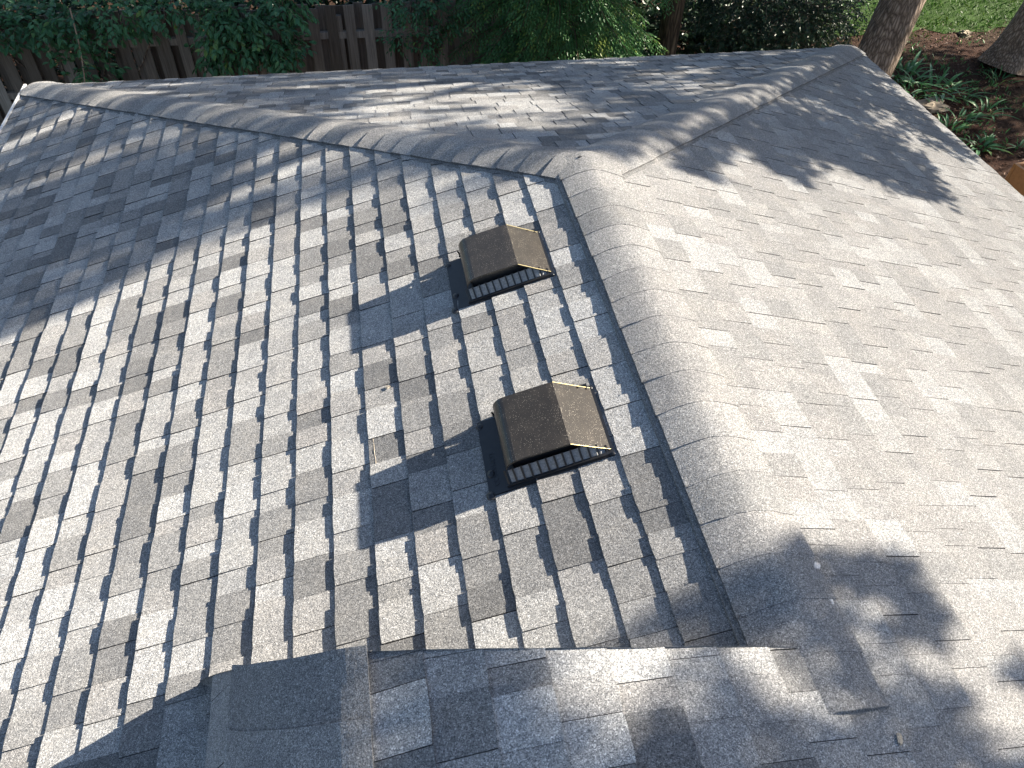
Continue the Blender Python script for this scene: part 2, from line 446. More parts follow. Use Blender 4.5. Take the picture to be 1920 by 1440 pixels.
# edges of the roof
mb = MB()
mb.box(-WL-.060, -WL-.053, YB, WL+.03, -S*WL-.12, -S*WL-.010)       # gutter face
mb.box(-WL-.053, -WL-.012, YB, WL+.03, -S*WL-.125, -S*WL-.118)
mb.box(-WL-.060, -WL-.042, YB, WL+.03, -S*WL-.0095, -S*WL+.003)
mb.box(-WL-.053, -WL-.012, WL+.022, WL+.03, -S*WL-.118, -S*WL-.012)
g = mb.build('gutter', M_WHITE, house)
mb = MB()
mb.box(-WL-.006, -WL+.02, YB, WE, -S*WL-.16, -S*WL-.014)
mb.box(WR-.03, WR-.004, YB, WE, -S*WR-.17, -S*WR-.014)
mb.box(-WL+.02, WR-.03, WE-.03, WE-.004, -S*WE-.17, -S*WE-.014)
mb.build('fascia', M_WHITE, house)
mb = MB()
mb.box(WR-.02, WR+.012, YB, WE, -S*WR-.012, -S*WR-.006)
mb.build('drip_edge', M_WHITE, house)
mb = MB()
mb.box(-WL+.45, WR-.45, YB+.3, WE-.45, -4.05, -1.32)
mb.build('wall', M_WALL, house)
mb = MB(); mb.box(-WL+.02, WR-.04, YB+.02, WE-.04, -1.40, -1.38); mb.build('soffit', M_WHITE, house)

# ------------------------------------------------------------------ roof vents
def plane_pt(d, y, h): return Sl(d, y, h)
def make_vent(yf, yn, label, text=False, seed=0):
    v = empty('roof_vent', label, 'roof vent', 'metal roof vents')
    base = Sl(.52, (yf+yn)/2, 0); v.location = base
    def put(mb, name, mat, parent=v, **kw):
        mb.v = [Vector(q)-base for q in mb.v]
        return mb.build(name, mat, parent, **kw)
    # flange
    mb = MB(); h0, h1 = .0085, .0110
    c = [(.312, yf+.012), (.742, yf+.010), (.745, yn-.034), (.312, yn-.022)]
    top = [Sl(d, y, h1) for d, y in c]; bot = [Sl(d, y, -.003) for d, y in c]
    mb.poly(top[::-1]); 
    for i in range(4): mb.quad(top[i], top[(i+1) % 4], bot[(i+1) % 4], bot[i])
    fl = put(mb, 'base_flange', M_FLANGE)
    # hood: back slope, flat top, rolled front lip
    prof = [(.322, .013), (.380, .0585), (.438, .1060)]
    prof += [(.46, .1085), (.52, .1100), (.58, .1110), (.620, .1105)]
    for i in range(1, 8):
        a = i/7*math.radians(84)
        prof.append((.620+.044*math.sin(a), .0665+.044*math.cos(a)))
    prof += [(.666, .050)]
    mb = MB()
    def strip(off, y_a, y_b, rev):
        rows = []
        n = 10
        for i in range(n+1):
            f = i/n; y = y_a+(y_b-y_a)*f
            rows.append([Sl(d, y, h+off-(.0012*math.sin(f*math.pi) if .44 < d < .61 else 0)) for d, h in prof])
        mb.grid(rows if rev else rows[::-1])
    strip(0, yf, yn, True); strip(-.0016, yf, yn, False)
    for y, rv in ((yf, 0), (yn, 1)):                       # hemmed edges
        o = [Sl(d, y, h) for d, h in prof]; hem = [Sl(d, y+(.0015 if rv else -.0015), h-.009) for d, h in prof]
        mb.grid([o, hem] if rv else [hem, o])
        hem2 = [Sl(d, y+(.004 if rv else -.004), h-.009) for d, h in prof]
        mb.grid([hem, hem2] if rv else [hem2, hem])
    o = put(mb, 'hood', M_HOOD)
    for y in (yf, yn):                                     # rolled rim, gold only along the back slope as a painted sun glint
        mb = MB(); mb.tube([Sl(d, y, h-.0005) for d, h in prof[:3]], .0017, 6); put(mb, 'rim', M_RIM, smooth=True)
    for p_ in o.data.polygons: p_.use_smooth = False
    # screen and bars on both open sides and the front
    def topd(d): return min(.060, max(.014, .013+(d-.322)*.80))
    for y, sg in ((yn, -1), (yf, 1)):
        mb = MB(); ds = np.linspace(.340, .662, 24)
        a = [Sl(d, y-sg*.012, topd(d)-.004) for d in ds]; b_ = [Sl(d, y+sg*.016, .0125) for d in ds]
        mb.grid([a, b_] if sg < 0 else [b_, a])
        put(mb, 'screen', M_SCREEN)
        mb = MB()
        for i in range(13):
            d = .334+i*(.672-.334)/12
            tp = Sl(d, y-sg*.012, topd(d)+.002); bt = Sl(d, y+sg*.017, .0115)
            ax = (bt-tp).normalized(); w = Vector((CS, 0, SN))*.0032; nn = w.cross(ax).normalized()*.004
            if nn.y*sg < 0: nn = -nn
            mb.quad(tp-w+nn, tp+w+nn, bt+w+nn, bt-w+nn); mb.quad(tp-w, tp-w+nn, bt-w+nn, bt-w); mb.quad(tp+w+nn, tp+w, bt+w, bt+w+nn)
        a0, a1 = Sl(.330, y+sg*.013, .0115), Sl(.680, y+sg*.013, .0115)
        dn = Vector((0, sg*.008, 0)); n_ = Vector((-SN, 0, CS))*.008
        mb.quad(a0+n_, a1+n_, a1+dn+n_, a0+dn+n_); mb.quad(a0+dn+n_, a1+dn+n_, a1+dn-n_*.3, a0+dn-n_*.3); mb.quad(a0+n_, a1+n_, a1, a0)
        put(mb, 'vent_grille', M_FLANGE)
    mb = MB()                                              # inner collar closing the throat
    ya, yb = yf-.03, yn+.03
    mb.quad(Sl(.36, ya, .012), Sl(.36, yb, .012), Sl(.36, yb, .03), Sl(.36, ya, .03))
    mb.quad(Sl(.642, yb, .012), Sl(.642, ya, .012), Sl(.642, ya, .085), Sl(.642, yb, .085))
    mb.quad(Sl(.36, ya, .012), Sl(.64, ya, .012), Sl(.64, ya, .080), Sl(.46, ya, .080))
    mb.quad(Sl(.64, yb, .012), Sl(.36, yb, .012), Sl(.46, yb, .080), Sl(.64, yb, .080))
    put(mb, 'collar', M_FLANGE)
    r = random.Random(seed)
    for (d, y, sz) in [(.735, yf-.012, .013), (.728, (yf+yn)/2-.085, .014), (.742, yn-.034, .015), (.318, yn-.018, .006), (.32, yf+.0, .007)]:
        mb = MB(); rows = []
        for i in range(7):
            ph = math.pi/2*i/6; row = []
            for k in range(11):
                a = 2*math.pi*k/10; rr = sz*math.cos(ph)*(1+.35*noise.noise((math.cos(a)*1.5+y*9, math.sin(a)*1.5, ph)))
                row.append(Sl(d+rr*math.cos(a), y+rr*math.sin(a)*1.1, .0105+sz*.55*math.sin(ph)*(1+.4*noise.noise((a, ph*3, y*5)))))
            row[-1] = row[0]; rows.append(row)
        mb.grid(rows); put(mb, 'sealant_dab', M_SEAL, smooth=True)
    if text:
        cu = bpy.data.curves.new('embossed_lettering', 'FONT'); cu.body = 'LOMANCO'; cu.size = .026; cu.extrude = .0006; cu.space_character = 1.05
        to = bpy.data.objects.new('embossed_lettering', cu); COL.objects.link(to); cu.materials.append(M_FLANGE)
        # letters read along the ridge direction on the exposed flange
        X = Vector((0, -1, 0)); Z = Vector((-SN, 0, CS)); Y = Z.cross(X)
        Mx = Matrix((X, Y, Z)).transposed().to_4x4()
        Mx.translation = Sl(.722, yn+.135, .0117)-base
        bpy.context.view_layer.update(); me = bpy.data.meshes.new_from_object(to); bpy.data.objects.remove(to)
        to = bpy.data.objects.new('embossed_lettering', me); COL.objects.link(to); to.parent = v; to.matrix_local = Mx
    return v
make_vent(-1.295, -1.568, 'brown metal box vent nearest the crown of the roof, its top evenly speckled with dust', True, 2)
make_vent(-.374, -.645, 'brown metal box vent close to the roof peak, its top stained and scuffed', False, 5)

# ------------------------------------------------------------------ bits lying on the roof
def lump(name, mat, P, Nn, size, label, cat, group=None, el=1.5, rot=0, seed=0, flat=.35):
    Nn = Vector(Nn).normalized(); X = Vector((0, 1, 0)).cross(Nn).normalized(); Y = Nn.cross(X)
    X, Y = X*math.cos(rot)+Y*math.sin(rot), Y*math.cos(rot)-X*math.sin(rot)
    mb = MB(); rows = []
    for i in range(8):
        ph = -.3+(math.pi/2+.3)*i/7; row = []
        for k in range(15):
            a = 2*math.pi*k/14
            n1 = noise.noise((math.cos(a)*2+seed, math.sin(a)*2, ph*2))
            rr = size*math.cos(ph)*(1+.7*n1)
            row.append(X*(rr*math.cos(a)*el)+Y*(rr*math.sin(a))+Nn*(size*flat*(math.sin(ph)+.9*n1*math.cos(ph)*(i > 1))))
        row[-1] = row[0]; rows.append(row)
    mb.grid(rows, .5)
    o = mb.build(name, mat, None); o.location = P
    return tag(o, label, cat, group)
NR = (SN, 0, CS)
def on_right(x, y): return Vector((x, y, roof_z(x, y)+.0175))
lump('tape_scrap', M_FOIL, on_right(.131, -2.106), NR, .011, 'shiny torn scrap lying flat on the shingles, higher of the two bright ones', 'scrap', 'torn bright scraps', 1.9, .5, 1)
lump('tape_scrap', M_FOIL, on_right(.124, -2.208), NR, .011, 'crumpled white scrap beside the curved cap joint', 'scrap', 'torn bright scraps', 1.4, 1.2, 4)
lump('tar_dab', M_SEAL, Vector((-.118, -2.135, -.0235)), (-SN, 0, CS), .008, 'dark tar dab on the edge of the ridge cap', 'tar dab', 'dark dabs on the ridge cap', 1.5, .4, 7)
lump('tar_dab', M_SEAL, Vector((-.118, -2.216, -.0235)), (-SN, 0, CS), .006, 'small dull dab beside the lower end of the ridge cap joint', 'tar dab', 'dark dabs on the ridge cap', 1.2, 1.0, 9)
lump('tar_dab', M_SEAL, Vector((-.03, .035, .014)), (0, 0, 1), .006, 'thin dark dab on top of the roof peak', 'tar dab', 'dark dabs on the ridge cap', 2.0, .1, 12, .3)
lump('crumb', M_DUST, Vector((.13, -2.57, roof_z(.13, -2.57)+.01)), NR, .008, 'tiny pale crumb in the shade of the near right slope', 'crumb', None, 1.8, 1.1, 3)
mb = MB(); pts = []
for i in range(30):
    f = i/29; y = -1.05-.40*f
    pts.append(Sl(1.133+.004*math.sin(f*5)+.003*noise.noise((f*12, 1, 1)), y, .0058+.0006*math.sin(f*40)))
mb.tube(pts, [(.0009+.0009*abs(noise.noise((i*.5, 3, 3))))*(1 if 2 < i < 27 else .4) for i in range(30)], 6)
tag(mb.build('glue_streak', M_DUST, None), 'thin pale dried glue streak on the sunny left slope', 'glue streak')
lump('glue_spot', M_DUST, Sl(1.063, -.968, .006), (-SN, 0, CS), .009, 'small tan spot of glue on the left slope above the streak', 'glue spot', None, 1.2, .3, 21, .25)

# ------------------------------------------------------------------ ground
G = -4.0
mb = MB()
n = 90
xs = np.linspace(-30, 45, n); ys = np.linspace(-30, 60, n)
def gz(x, y): return G+.05*noise.noise((x*.5, y*.5, 0))
mb.grid([[Vector((x, y, gz(x, y))) for x in xs] for y in ys])
mb.v = mb.v; gr = mb.build('ground', M_GROUND, None, smooth=True)
import bmesh
bm = bmesh.new(); bm.from_mesh(gr.data); bmesh.ops.recalc_face_normals(bm, faces=bm.faces); bm.to_mesh(gr.data); bm.free()
tag(gr, 'dark reddish bark mulch and soil', None, None, 'structure')

def leaf(mb, P, d, nrm, L, W, tn, fold=.25, droop=.15):
    d = d.normalized(); sd = d.cross(nrm)
    if sd.length < 1e-4: sd = d.cross(Vector((.3, .5, .8)))
    sd.normalize(); nn = sd.cross(d)
    n0 = len(mb.v)
    mb.v += [P, P+d*(L*.35)+sd*(W*.5)+nn*(W*fold), P+d*(L*.72)+sd*(W*.36)+nn*(W*fold-L*droop*.5), P+d*L-nn*(L*droop),
             P+d*(L*.72)-sd*(W*.36)+nn*(W*fold-L*droop*.5), P+d*(L*.35)-sd*(W*.5)+nn*(W*fold)]
    mb.f += [(n0, n0+1, n0+2, n0+3), (n0, n0+3, n0+4, n0+5)]; mb.t += [tn, tn]
def rdir(): 
    v = Vector((rng.gauss(0, 1), rng.gauss(0, 1), rng.gauss(0, 1))); return v.normalized()

# lawn at the back right: turf sheet and blades
def lawn_edge(x): return 10.35+.35*noise.noise((x*.8, 2, 0))+ .25*noise.noise((x*2.5, 7, 0))+.02*(x-11)
mb = MB()
xs2 = np.linspace(7.3, 26, 60)
mb.grid([[Vector((x, lawn_edge(x), gz(x, lawn_edge(x))+.012)) for x in xs2], *[[Vector((x, yy, gz(x, yy)+.015)) for x in xs2] for yy in np.linspace(12, 30, 20)]])
turf = mb.build('lawn', M_TURF, None); tag(turf, 'sunlit green lawn behind the trees', None, None, 'structure')
mb = MB()
for i in range(34000):
    x = rng.uniform(7.3, 16.5); y = rng.uniform(9.8, 16.5)
    if y < lawn_edge(x)+.1*rng.random() and rng.random() < .88: continue
    if y < 8.6: continue
    P = Vector((x, y, gz(x, y)))
    d = Vector((rng.gauss(0, .5), rng.gauss(0, .5), 1.)).normalized()
    L = rng.uniform(.05, .13); sd = d.cross(rdir()).normalized()*rng.uniform(.004, .008)
    tn = min(1, max(0, .5+.5*noise.noise((x*1.3, y*1.3, 0))+rng.gauss(0, .2)))
    bend = Vector((rng.gauss(0, .03), rng.gauss(0, .03), 0))
    mb.poly([P-sd, P+sd, P+d*L*.6+sd*.7, P+d*L+bend, P+d*L*.6-sd*.7], tn)
gb = mb.build('lawn_grass', M_GRASS, None); tag(gb, 'blades of bright green grass on the lawn', 'grass', None, 'stuff')
# litter of dead leaves and chips on the mulch
mb = MB()
for i in range(9000):
    x = rng.uniform(5.2, 14); y = rng.uniform(3.5, 11.5)
    if y > lawn_edge(x)+.5: continue
    P = Vector((x, y, gz(x, y)+.008+rng.random()*.02)); d = rdir(); d.z *= .35
    leaf(mb, P, d, Vector((rng.gauss(0, .4), rng.gauss(0, .4), 1)), rng.uniform(.03, .10), rng.uniform(.012, .035), min(1, abs(rng.gauss(.35, .3))), .1, .1)
lit = mb.build('leaf_litter', M_DEAD, None); tag(lit, 'brown bark chips and dead leaves scattered over the soil', 'leaf litter', None, 'stuff')
mb = MB()
for i in range(2600):
    x = rng.uniform(6.6, 12.5); y = rng.uniform(4.5, 9.8)
    if noise.noise((x*.9, y*.9, 4)) < .02: continue
    P = Vector((x, y, gz(x, y))); d = Vector((rng.gauss(0, .6), rng.gauss(0, .6), .8)).normalized()
    leaf(mb, P, d, rdir(), rng.uniform(.05, .12), rng.uniform(.008, .03), rng.random()*.7, .1, .2)
tag(mb.build('ground_weeds', M_STRAP, None), 'thin sprouting weeds scattered over the mulch', 'weeds', None, 'stuff')
# strap-leaved clumps
def clump(x, y, n, L, label, seed, spread=.22, w=.028):
    r = random.Random(seed); mb = MB(); z = gz(x, y)
    for i in range(n):
        a = r.uniform(0, 6.283); q = spread*math.sqrt(r.random())
        P = Vector((q*math.cos(a), q*math.sin(a), -.01)); out = Vector((math.cos(a+r.gauss(0, .5)), math.sin(a+r.gauss(0, .5)), 0))
        ln = L*r.uniform(.55, 1.15); el = r.uniform(.7, 1.3); pts = []
        tn = min(1, max(0, r.gauss(.5, .25)))
        rows = []
        for k in range(6):
            f = k/5; c = P+out*(ln*(f*math.cos(el)+.38*f*f))+Vector((0, 0, ln*(f*math.sin(el)-.50*f*f)))
            sd = Vector((-out.y, out.x, 0))*(w*.5*(1-f**2.2)*(.6+f) + .001)
            rows.append([c-sd, c-Vector((0, 0, w*.12)), c+sd])
        mb.grid(rows, tn)
    o = mb.build('strap_leaf_plant', M_STRAP, None); o.location = (x, y, z)
    tag(o, label, 'plant', 'weedy plants in the mulch')
clump(8.30, 8.55, 40, .46, 'large clump of long strap leaves behind the roof edge beside the leaning trunk', 1, .38, .045)
clump(8.62, 8.12, 38, .44, 'broad clump of arching strap leaves in the middle of the mulch bed', 2, .36, .045)
clump(8.15, 8.02, 26, .34, 'low leafy tuft half hidden by the roof edge', 3, .3, .04)
clump(9.0, 7.95, 22, .32, 'small upright tuft on bare mulch right of the broad clump', 4, .22, .03)
clump(9.95, 8.18, 22, .38, 'grassy tuft at the foot of the dark trunk', 5, .25, .02)
clump(9.05, 7.20, 16, .38, 'thin single weed with pale leaves standing in open mulch', 6, .12, .04)
clump(8.45, 7.0, 16, .34, 'straggly weed below the flat stone', 7, .2, .03)
clump(8.08, 6.72, 20, .32, 'leafy weed close to the roof edge below the stone', 8, .2, .045)
clump(8.30, 6.18, 22, .30, 'bright green rosette nearest the cedar planter', 9, .2, .05)
clump(8.85, 6.05, 7, .2, 'tiny sprout right of the bright rosette', 10, .08, .03)
o = lump('stone', M_ROCK, Vector((8.22, 7.48, gz(8.2, 7.5)+.03)), (0, 0, 1), .2, 'flat tan stone half buried among the weeds', 'stone', None, 1.3, .2, 2, .35)
o = lump('stone', M_ROCK, Vector((10.55, 10.15, gz(10.5, 10.1)+.02)), (0, 0, 1), .11, 'small brown rock lying at the edge of the lawn', 'stone', None, 1.2, .9, 6, .5)
# cedar planter with a tarp
pl = empty('planter', 'new orange cedar planter frame with a grey tarp inside, at the right edge', 'planter'); pl.location = (7.80, 4.98, G)
Mz = Matrix.Rotation(math.radians(8), 4, 'Z')
for (x0, x1, y0_, y1, z0, z1) in ((-.06, 1.4, -.045, 0, .02, .48), (-.06, -.015, -1.8, -.05, .02, .48), (1.35, 1.4, -1.8, -.05, .02, .48), (-.06, 1.4, -1.85, -1.805, .02, .48)):
    mb = MB(); mb.box(x0, x1, y0_, y1, z0, z1, .5, Mz); mb.build('plank', M_CEDAR, pl, bevel=.004)
mb = MB(); mb.grid([[Mz @ Vector((x, y, 0.36+.05*noise.noise((x*3, y*3, 1)))) for x in np.linspace(-.01, 1.34, 14)] for y in np.linspace(-1.79, -.055, 14)]); mb.build('tarp', M_TARP, pl)

# ------------------------------------------------------------------ fence
FY = 8.0
fence = empty('fence', 'weathered grey board fence with alternating boards behind the roof', 'fence'); fence.location = (0, FY, G)
mbf, mbb = MB(), MB()
for kf in range(47):
    x = -9.0+kf*.252+rng.gauss(0, .008)
    wd = rng.choice([.14, .14, .135, .145, .10]) ; tn = min(1, max(0, rng.gauss(.45, .25)))
    tilt = rng.gauss(0, .006); top = 1.76+rng.gauss(0, .02)
    mbf.box(x, x+wd, -.055+rng.gauss(0, .002), -.037, .03, top, tn, Matrix.Rotation(tilt, 4, 'Y'))
for kf in range(47):
    x = -8.87+kf*.252+rng.gauss(0, .006)
    wd = rng.choice([.14, .14, .135]); tn = min(1, max(0, rng.gauss(.35, .25)))
    mbb.box(x, x+wd, .037, .055, .03, 1.75+rng.gauss(0, .02), tn)
f1 = mbf.build('board_panel', M_BOARD, fence); f2 = mbb.build('board_panel', M_BOARD, fence)
for h in (1.36, .72):
    mb = MB(); mb.box(-9, 2.95, -.036, .036, h-.045, h+.045, .75); mb.build('rail', M_BOARD, fence)
for xx in (-8.5, -6.1, -3.7, -1.28, 1.15):
    mb = MB(); mb.box(xx-.045, xx+.045, -.034, .034, 0, 1.62, .4); mb.build('post', M_BOARD, fence)

# ------------------------------------------------------------------ shrubs and trees
def stem_path(a, b, n=6, wob=.05, seed=0):
    a, b = Vector(a), Vector(b)
    return [a.lerp(b, i/n)+Vector((noise.noise((i*.7, seed, 1)), noise.noise((i*.7, seed, 2)), noise.noise((i*.7, seed, 3))))*wob*(1 if 0 < i < n else 0) for i in range(n+1)]
def leafy(name, mat, label, cat, base, blobs, Lr, Wr, per, seed, group=None, bark=M_BARK, hang=.3, twigs=1.0):
    """a shrub: stems from the base into leafy masses; leaves sit along twigs"""
    r = random.Random(seed); root = empty(name, label, cat, group); base = Vector(base); root.location = base
    ml, ms = MB(), MB()
    for bi, (c, rad, dens) in enumerate(blobs):
        c = Vector(c)-base
        ms.tube(stem_path((r.gauss(0, .08), r.gauss(0, .08), 0), c, 7, .12, seed+bi), [.02-.002*i for i in range(8)], 6)
        nt_ = int(per*dens)
        for k in range(nt_):
            dd = Vector((r.gauss(0, 1), r.gauss(0, 1), r.gauss(0, 1))).normalized()
            q = c+Vector((dd.x*rad[0], dd.y*rad[1], dd.z*rad[2]))*(r.random()**.45)
            td = (dd*.8+Vector((r.gauss(0, .5), r.gauss(0, .5), r.gauss(-hang, .4)))).normalized()
            tl = r.uniform(.12, .26)
            if r.random() < .5: ms.tube([q, q+td*tl*.5+Vector((0, 0, .01)), q+td*tl], [.0035, .0028, .0012], 4)
            clus = min(1, max(0, .45+.5*noise.noise(q*2.2+Vector((seed, 0, 0)))+r.gauss(0, .12)))
            for j in range(5):
                f = .2+.8*j/4; P = q+td*(tl*f)
                sd = td.cross(Vector((r.gauss(0, .4), r.gauss(0, .4), 1))).normalized()*(1 if j % 2 else -1)
                d = (td*.7+sd*.9+Vector((0, 0, r.gauss(-hang*.6, .25)))).normalized() if j < 4 else td
                leaf(ml, P, d, Vector((r.gauss(0, .35), r.gauss(-.2, .35), 1)).normalized(), r.uniform(*Lr), r.uniform(*Wr), min(1, max(0, clus+r.gauss(0, .12))), .12, .2)
    ms.build('stem', bark, root, smooth=True); ml.build('foliage', mat, root)
    return root
# dogwood-like shrub that spills over the fence on the left
lf = [((-5.9, 7.7, -2.12), (1.0, .4, .32), .9), ((-5.0, 7.65, -2.15), (.6, .35, .26), .6), ((-4.55, 7.55, -2.72), (.34, .25, .40), .38), ((-4.1, 7.6, -2.08), (.7, .35, .24), .6),
      ((-3.3, 7.65, -1.98), (.6, .35, .16), .4), ((-6.9, 7.7, -2.3), (.6, .35, .35), .5)]
sh1 = leafy('leafy_shrub', M_LEAF, 'dark green shrub with a bare cane hanging over the far left of the fence', 'shrub', (-5.0, 8.35, G), lf, (.07, .12), (.04, .065), 190, 21, 'shrubs by the fence')
mb = MB(); pts = [Vector(q)-Vector((-5.0, 8.35, G)) for q in ((-4.40, 7.25, -1.9), (-4.43, 7.22, -2.25), (-4.47, 7.2, -2.5), (-4.52, 7.2, -2.72), (-4.60, 7.2, -2.95), (-4.64, 7.2, -3.1))]
mb.tube(pts, [.009, .009, .008, .008, .006, .003], 7)
mb.tube([pts[3], pts[3]+Vector((-.16, -.02, -.02))], [.003, .0015], 5); mb.tube([pts[2], pts[2]+Vector((.12, -.02, -.08))], [.003, .0015], 5); mb.tube([pts[4], pts[4]+Vector((-.2, 0, .01))], [.003, .0012], 5)
mb.build('cane', flat_mat('pale_cane', (.30, .22, .16), .7), sh1, smooth=True)
lf = [((-2.6, 7.6, -2.2), (.46, .3, .28), .7), ((-2.15, 7.55, -2.5), (.33, .25, .30), .55), ((-2.8, 7.55, -2.6), (.34, .25, .24), .42), ((-1.95, 7.65, -2.05), (.3, .28, .14), .3)]
leafy('leafy_shrub', M_LEAF, 'green shrub with pointed leaves drooping over the fence, right of the one with the cane', 'shrub', (-2.3, 8.35, G), lf, (.08, .13), (.04, .065), 165, 33, 'shrubs by the fence', hang=.55)
lf = [((-.30, 7.7, -2.15), (.38, .2, .2), .5), ((.10, 7.7, -2.3), (.28, .18, .25), .3), ((-.12, 7.72, -2.75), (.16, .1, .28), .2), ((-.5, 7.72, -2.6), (.12, .1, .12), .12)]
leafy('climbing_vine', M_LEAF, 'small leaved vine trailing down the middle of the fence', 'vine', (0, 8.3, G), lf, (.045, .08), (.022, .04), 200, 41, None)
lf = [((4.75, 8.3, -2.6), (.55, .5, .8), 1.3), ((5.6, 8.25, -2.7), (.7, .5, .8), 1.7), ((6.3, 8.4, -2.8), (.55, .5, .8), 1.3), ((5.2, 8.1, -3.1), (.6, .4, .5), 1.0), ((6.6, 9.0, -3.0), (.6, .6, .7), 1.0), ((4.2, 8.6, -2.4), (.4, .4, .5), .6)]
leafy('holly_shrub', M_IVY, 'dark glossy evergreen shrub behind the far right of the roof', 'shrub', (5.6, 8.6, G), lf, (.045, .08), (.022, .04), 420, 51, None, hang=.2)
lf = [((8.3, 11.2, -3.3), (.5, .4, .5), .8), ((7.6, 10.6, -3.4), (.5, .4, .4), .8)]
leafy('holly_shrub', M_HEM, 'low ragged bush at the lawn edge left of the leaning trunk', 'shrub', (7.9, 10.9, G), lf, (.05, .09), (.02, .035), 260, 57, None)

def crown_from(points, mb, Lr, Wr, r, n_each=4, spread=.1):
    for P in points:
        cl = min(1, max(0, .5+.5*noise.noise(P*1.3)+r.gauss(0, .1)))
        for j in range(n_each):
            d = Vector((r.gauss(0, 1), r.gauss(0, 1), r.gauss(-.3, .7))).normalized()
            leaf(mb, P+Vector((r.gauss(0, spread), r.gauss(0, spread), r.gauss(0, spread))), d, Vector((r.gauss(0, .6), r.gauss(0, .6), 1)).normalized(), r.uniform(*Lr), r.uniform(*Wr), min(1, max(0, cl+r.gauss(0, .12))), .15, .15)
def blob_points(c, rad, n, r, gap=.05):
    out = []; c = Vector(c)
    while len(out) < n:
        dd = Vector((r.gauss(0, 1), r.gauss(0, 1), r.gauss(0, 1))).normalized()*(r.random()**.4)
        q = c+Vector((dd.x*rad[0], dd.y*rad[1], dd.z*rad[2]))
        if noise.noise(q*.8) < gap-.25: continue
        out.append(q)
    return out
def tree(name, label, base, top, r0, r1, limbs, pts, mat, bark, Lr, Wr, seed, group, flare=1.6, seg=22, n_each=5, spread=.12, flat_crown=None):
    r = random.Random(seed); root = empty(name, label, 'tree', group); base = Vector(base); root.location = base
    mt = MB(); n = 26; top = Vector(top)
    P = []; R = []
    for i in range(n+1):
        f = i/n
        P.append((base.lerp(top, f)-base)+Vector((noise.noise((f*2.5, seed, 0)), noise.noise((f*2.5, seed, 5)), 0))*.14*min(1, f*3))
        R.append(r0+(r1-r0)*f+r0*(flare-1)*math.exp(-f*(top-base).length/.35))
    mt.tube(P, R, seg, .5, lambda th, i: 1+.09*noise.noise((math.cos(th)*1.8, math.sin(th)*1.8, i*.22+seed))+.10*math.exp(-i*.5)*math.sin(th*5+seed))
    t_ = mt.build('trunk', bark, root, smooth=True)
    ml = MB()
    for i, (f, e, rr) in enumerate(limbs):
        a = P[int(f*n)]; pts_l = stem_path(a, Vector(e)-base, 9, .25, seed+i)
        ml.tube(pts_l, [rr*(1-.085*k) for k in range(10)], 8)
    if limbs: ml.build('limb', bark, root, smooth=True)
    if pts:
        mc = MB(); crown_from([q-base for q in pts], mc, Lr, Wr, r, n_each, spread); mc.build('crown', mat, root)
    return root

# --- shade cast on the roof: leaves of the tall trees to the right stand between these roof areas and the sun
def inpoly(x, y, P):
    c = False; j = len(P)-1
    for i in range(len(P)):
        if (P[i][1] > y) != (P[j][1] > y) and x < (P[j][0]-P[i][0])*(y-P[i][1])/(P[j][1]-P[i][1])+P[i][0]: c = not c
        j = i
    return c
PA = [(-3.7, 3.48), (-3.77, 2.85), (-3.78, .34), (-3.02, .34), (-2.74, .34), (-2.46, .39), (-2.19, .54), (-1.91, .56), (-1.66, .63), (-1.45, .66), (-1.35, .77), (-1.4, 1.06), (-1.78, 1.55), (-2.62, 2.41)]
PA2 = [(-1.35, .77), (-1.16, .35), (-1.0, .28), (-.84, .23), (-.66, 0), (-.56, 0), (-.72, .36), (-.98, .69), (-1.27, .97)]
PBL = [(-1.17, 2.73), (-.67, 2.99), (.15, 2.7), (.4, 1.71), (.41, 1.11), (.21, .76), (-.09, .78), (-.6, 1.0), (-.98, 1.54)]
PB = [(-3.7, 3.7), (3.7, 3.7), (.17, .16), (-.11, .1), (-.69, .63), (-1.4, 1.31), (-2.42, 2.37)]
PC = [(3.7, 3.6), (3.65, 2.52), (3.69, 2.13), (3.69, 1.56), (3.47, 1.52), (3.2, 1.6), (2.92, 1.57), (2.93, 1.29), (2.68, .67), (2.37, .69), (2.16, .76), (1.99, .77), (1.86, .83), (1.62, .62), (1.36, .41), (1.24, .53), (1.13, .69), (.79, .37), (.69, .17), (.46, .26), (.77, .58)]
def sun_pts(poly, step, prob, xr, r, jit=.5, normal=None):
    """points in the tree, up-sun of a roof area; xr gives the band of x the foliage occupies"""
    xs_ = [q[0] for q in poly]; ys_ = [q[1] for q in poly]; out = []
    # step is measured across the sun's rays
    e1 = Vector((-SUN.y, SUN.x, 0)).normalized(); e2 = SUN.cross(e1)
    area = 0
    nx = 260
    cells = {}
    for i in range(nx):
        for j in range(nx):
            x = min(xs_)+(max(xs_)-min(xs_))*(i+.5)/nx; y = min(ys_)+(max(ys_)-min(ys_))*(j+.5)/nx
            if not inpoly(x, y, poly): continue
            P = Vector((x, y, roof_z(x, y)))
            key = (round(P.dot(e1)/step), round(P.dot(e2)/step))
            cells.setdefault(key, P)
    for key, P in cells.items():
        pr = prob(P.x, P.y) if callable(prob) else prob
        if r.random() > pr: continue
        xx = r.uniform(*xr); t = (xx-P.x)/SUN.x
        out.append(P+SUN*t+e1*r.gauss(0, step*jit)+e2*r.gauss(0, step*jit))
    return out
rs = random.Random(77)
def dap(x, y, sc, lo, hi, off=0):
    v = noise.noise((x*sc+off, y*sc, off))+.5*noise.noise((x*sc*2.3+off, y*sc*2.3, off+3))
    return lo if v < -.12 else (hi if v > .10 else (lo+hi)/2)
ptsA = sun_pts(PA, .055, lambda x, y: (.99 if noise.noise((x*.55, y*4.2, 3)) > -.02 else .12) if y > 1.15 or x > -1.75 else .99, (6.6, 8.6), rs)
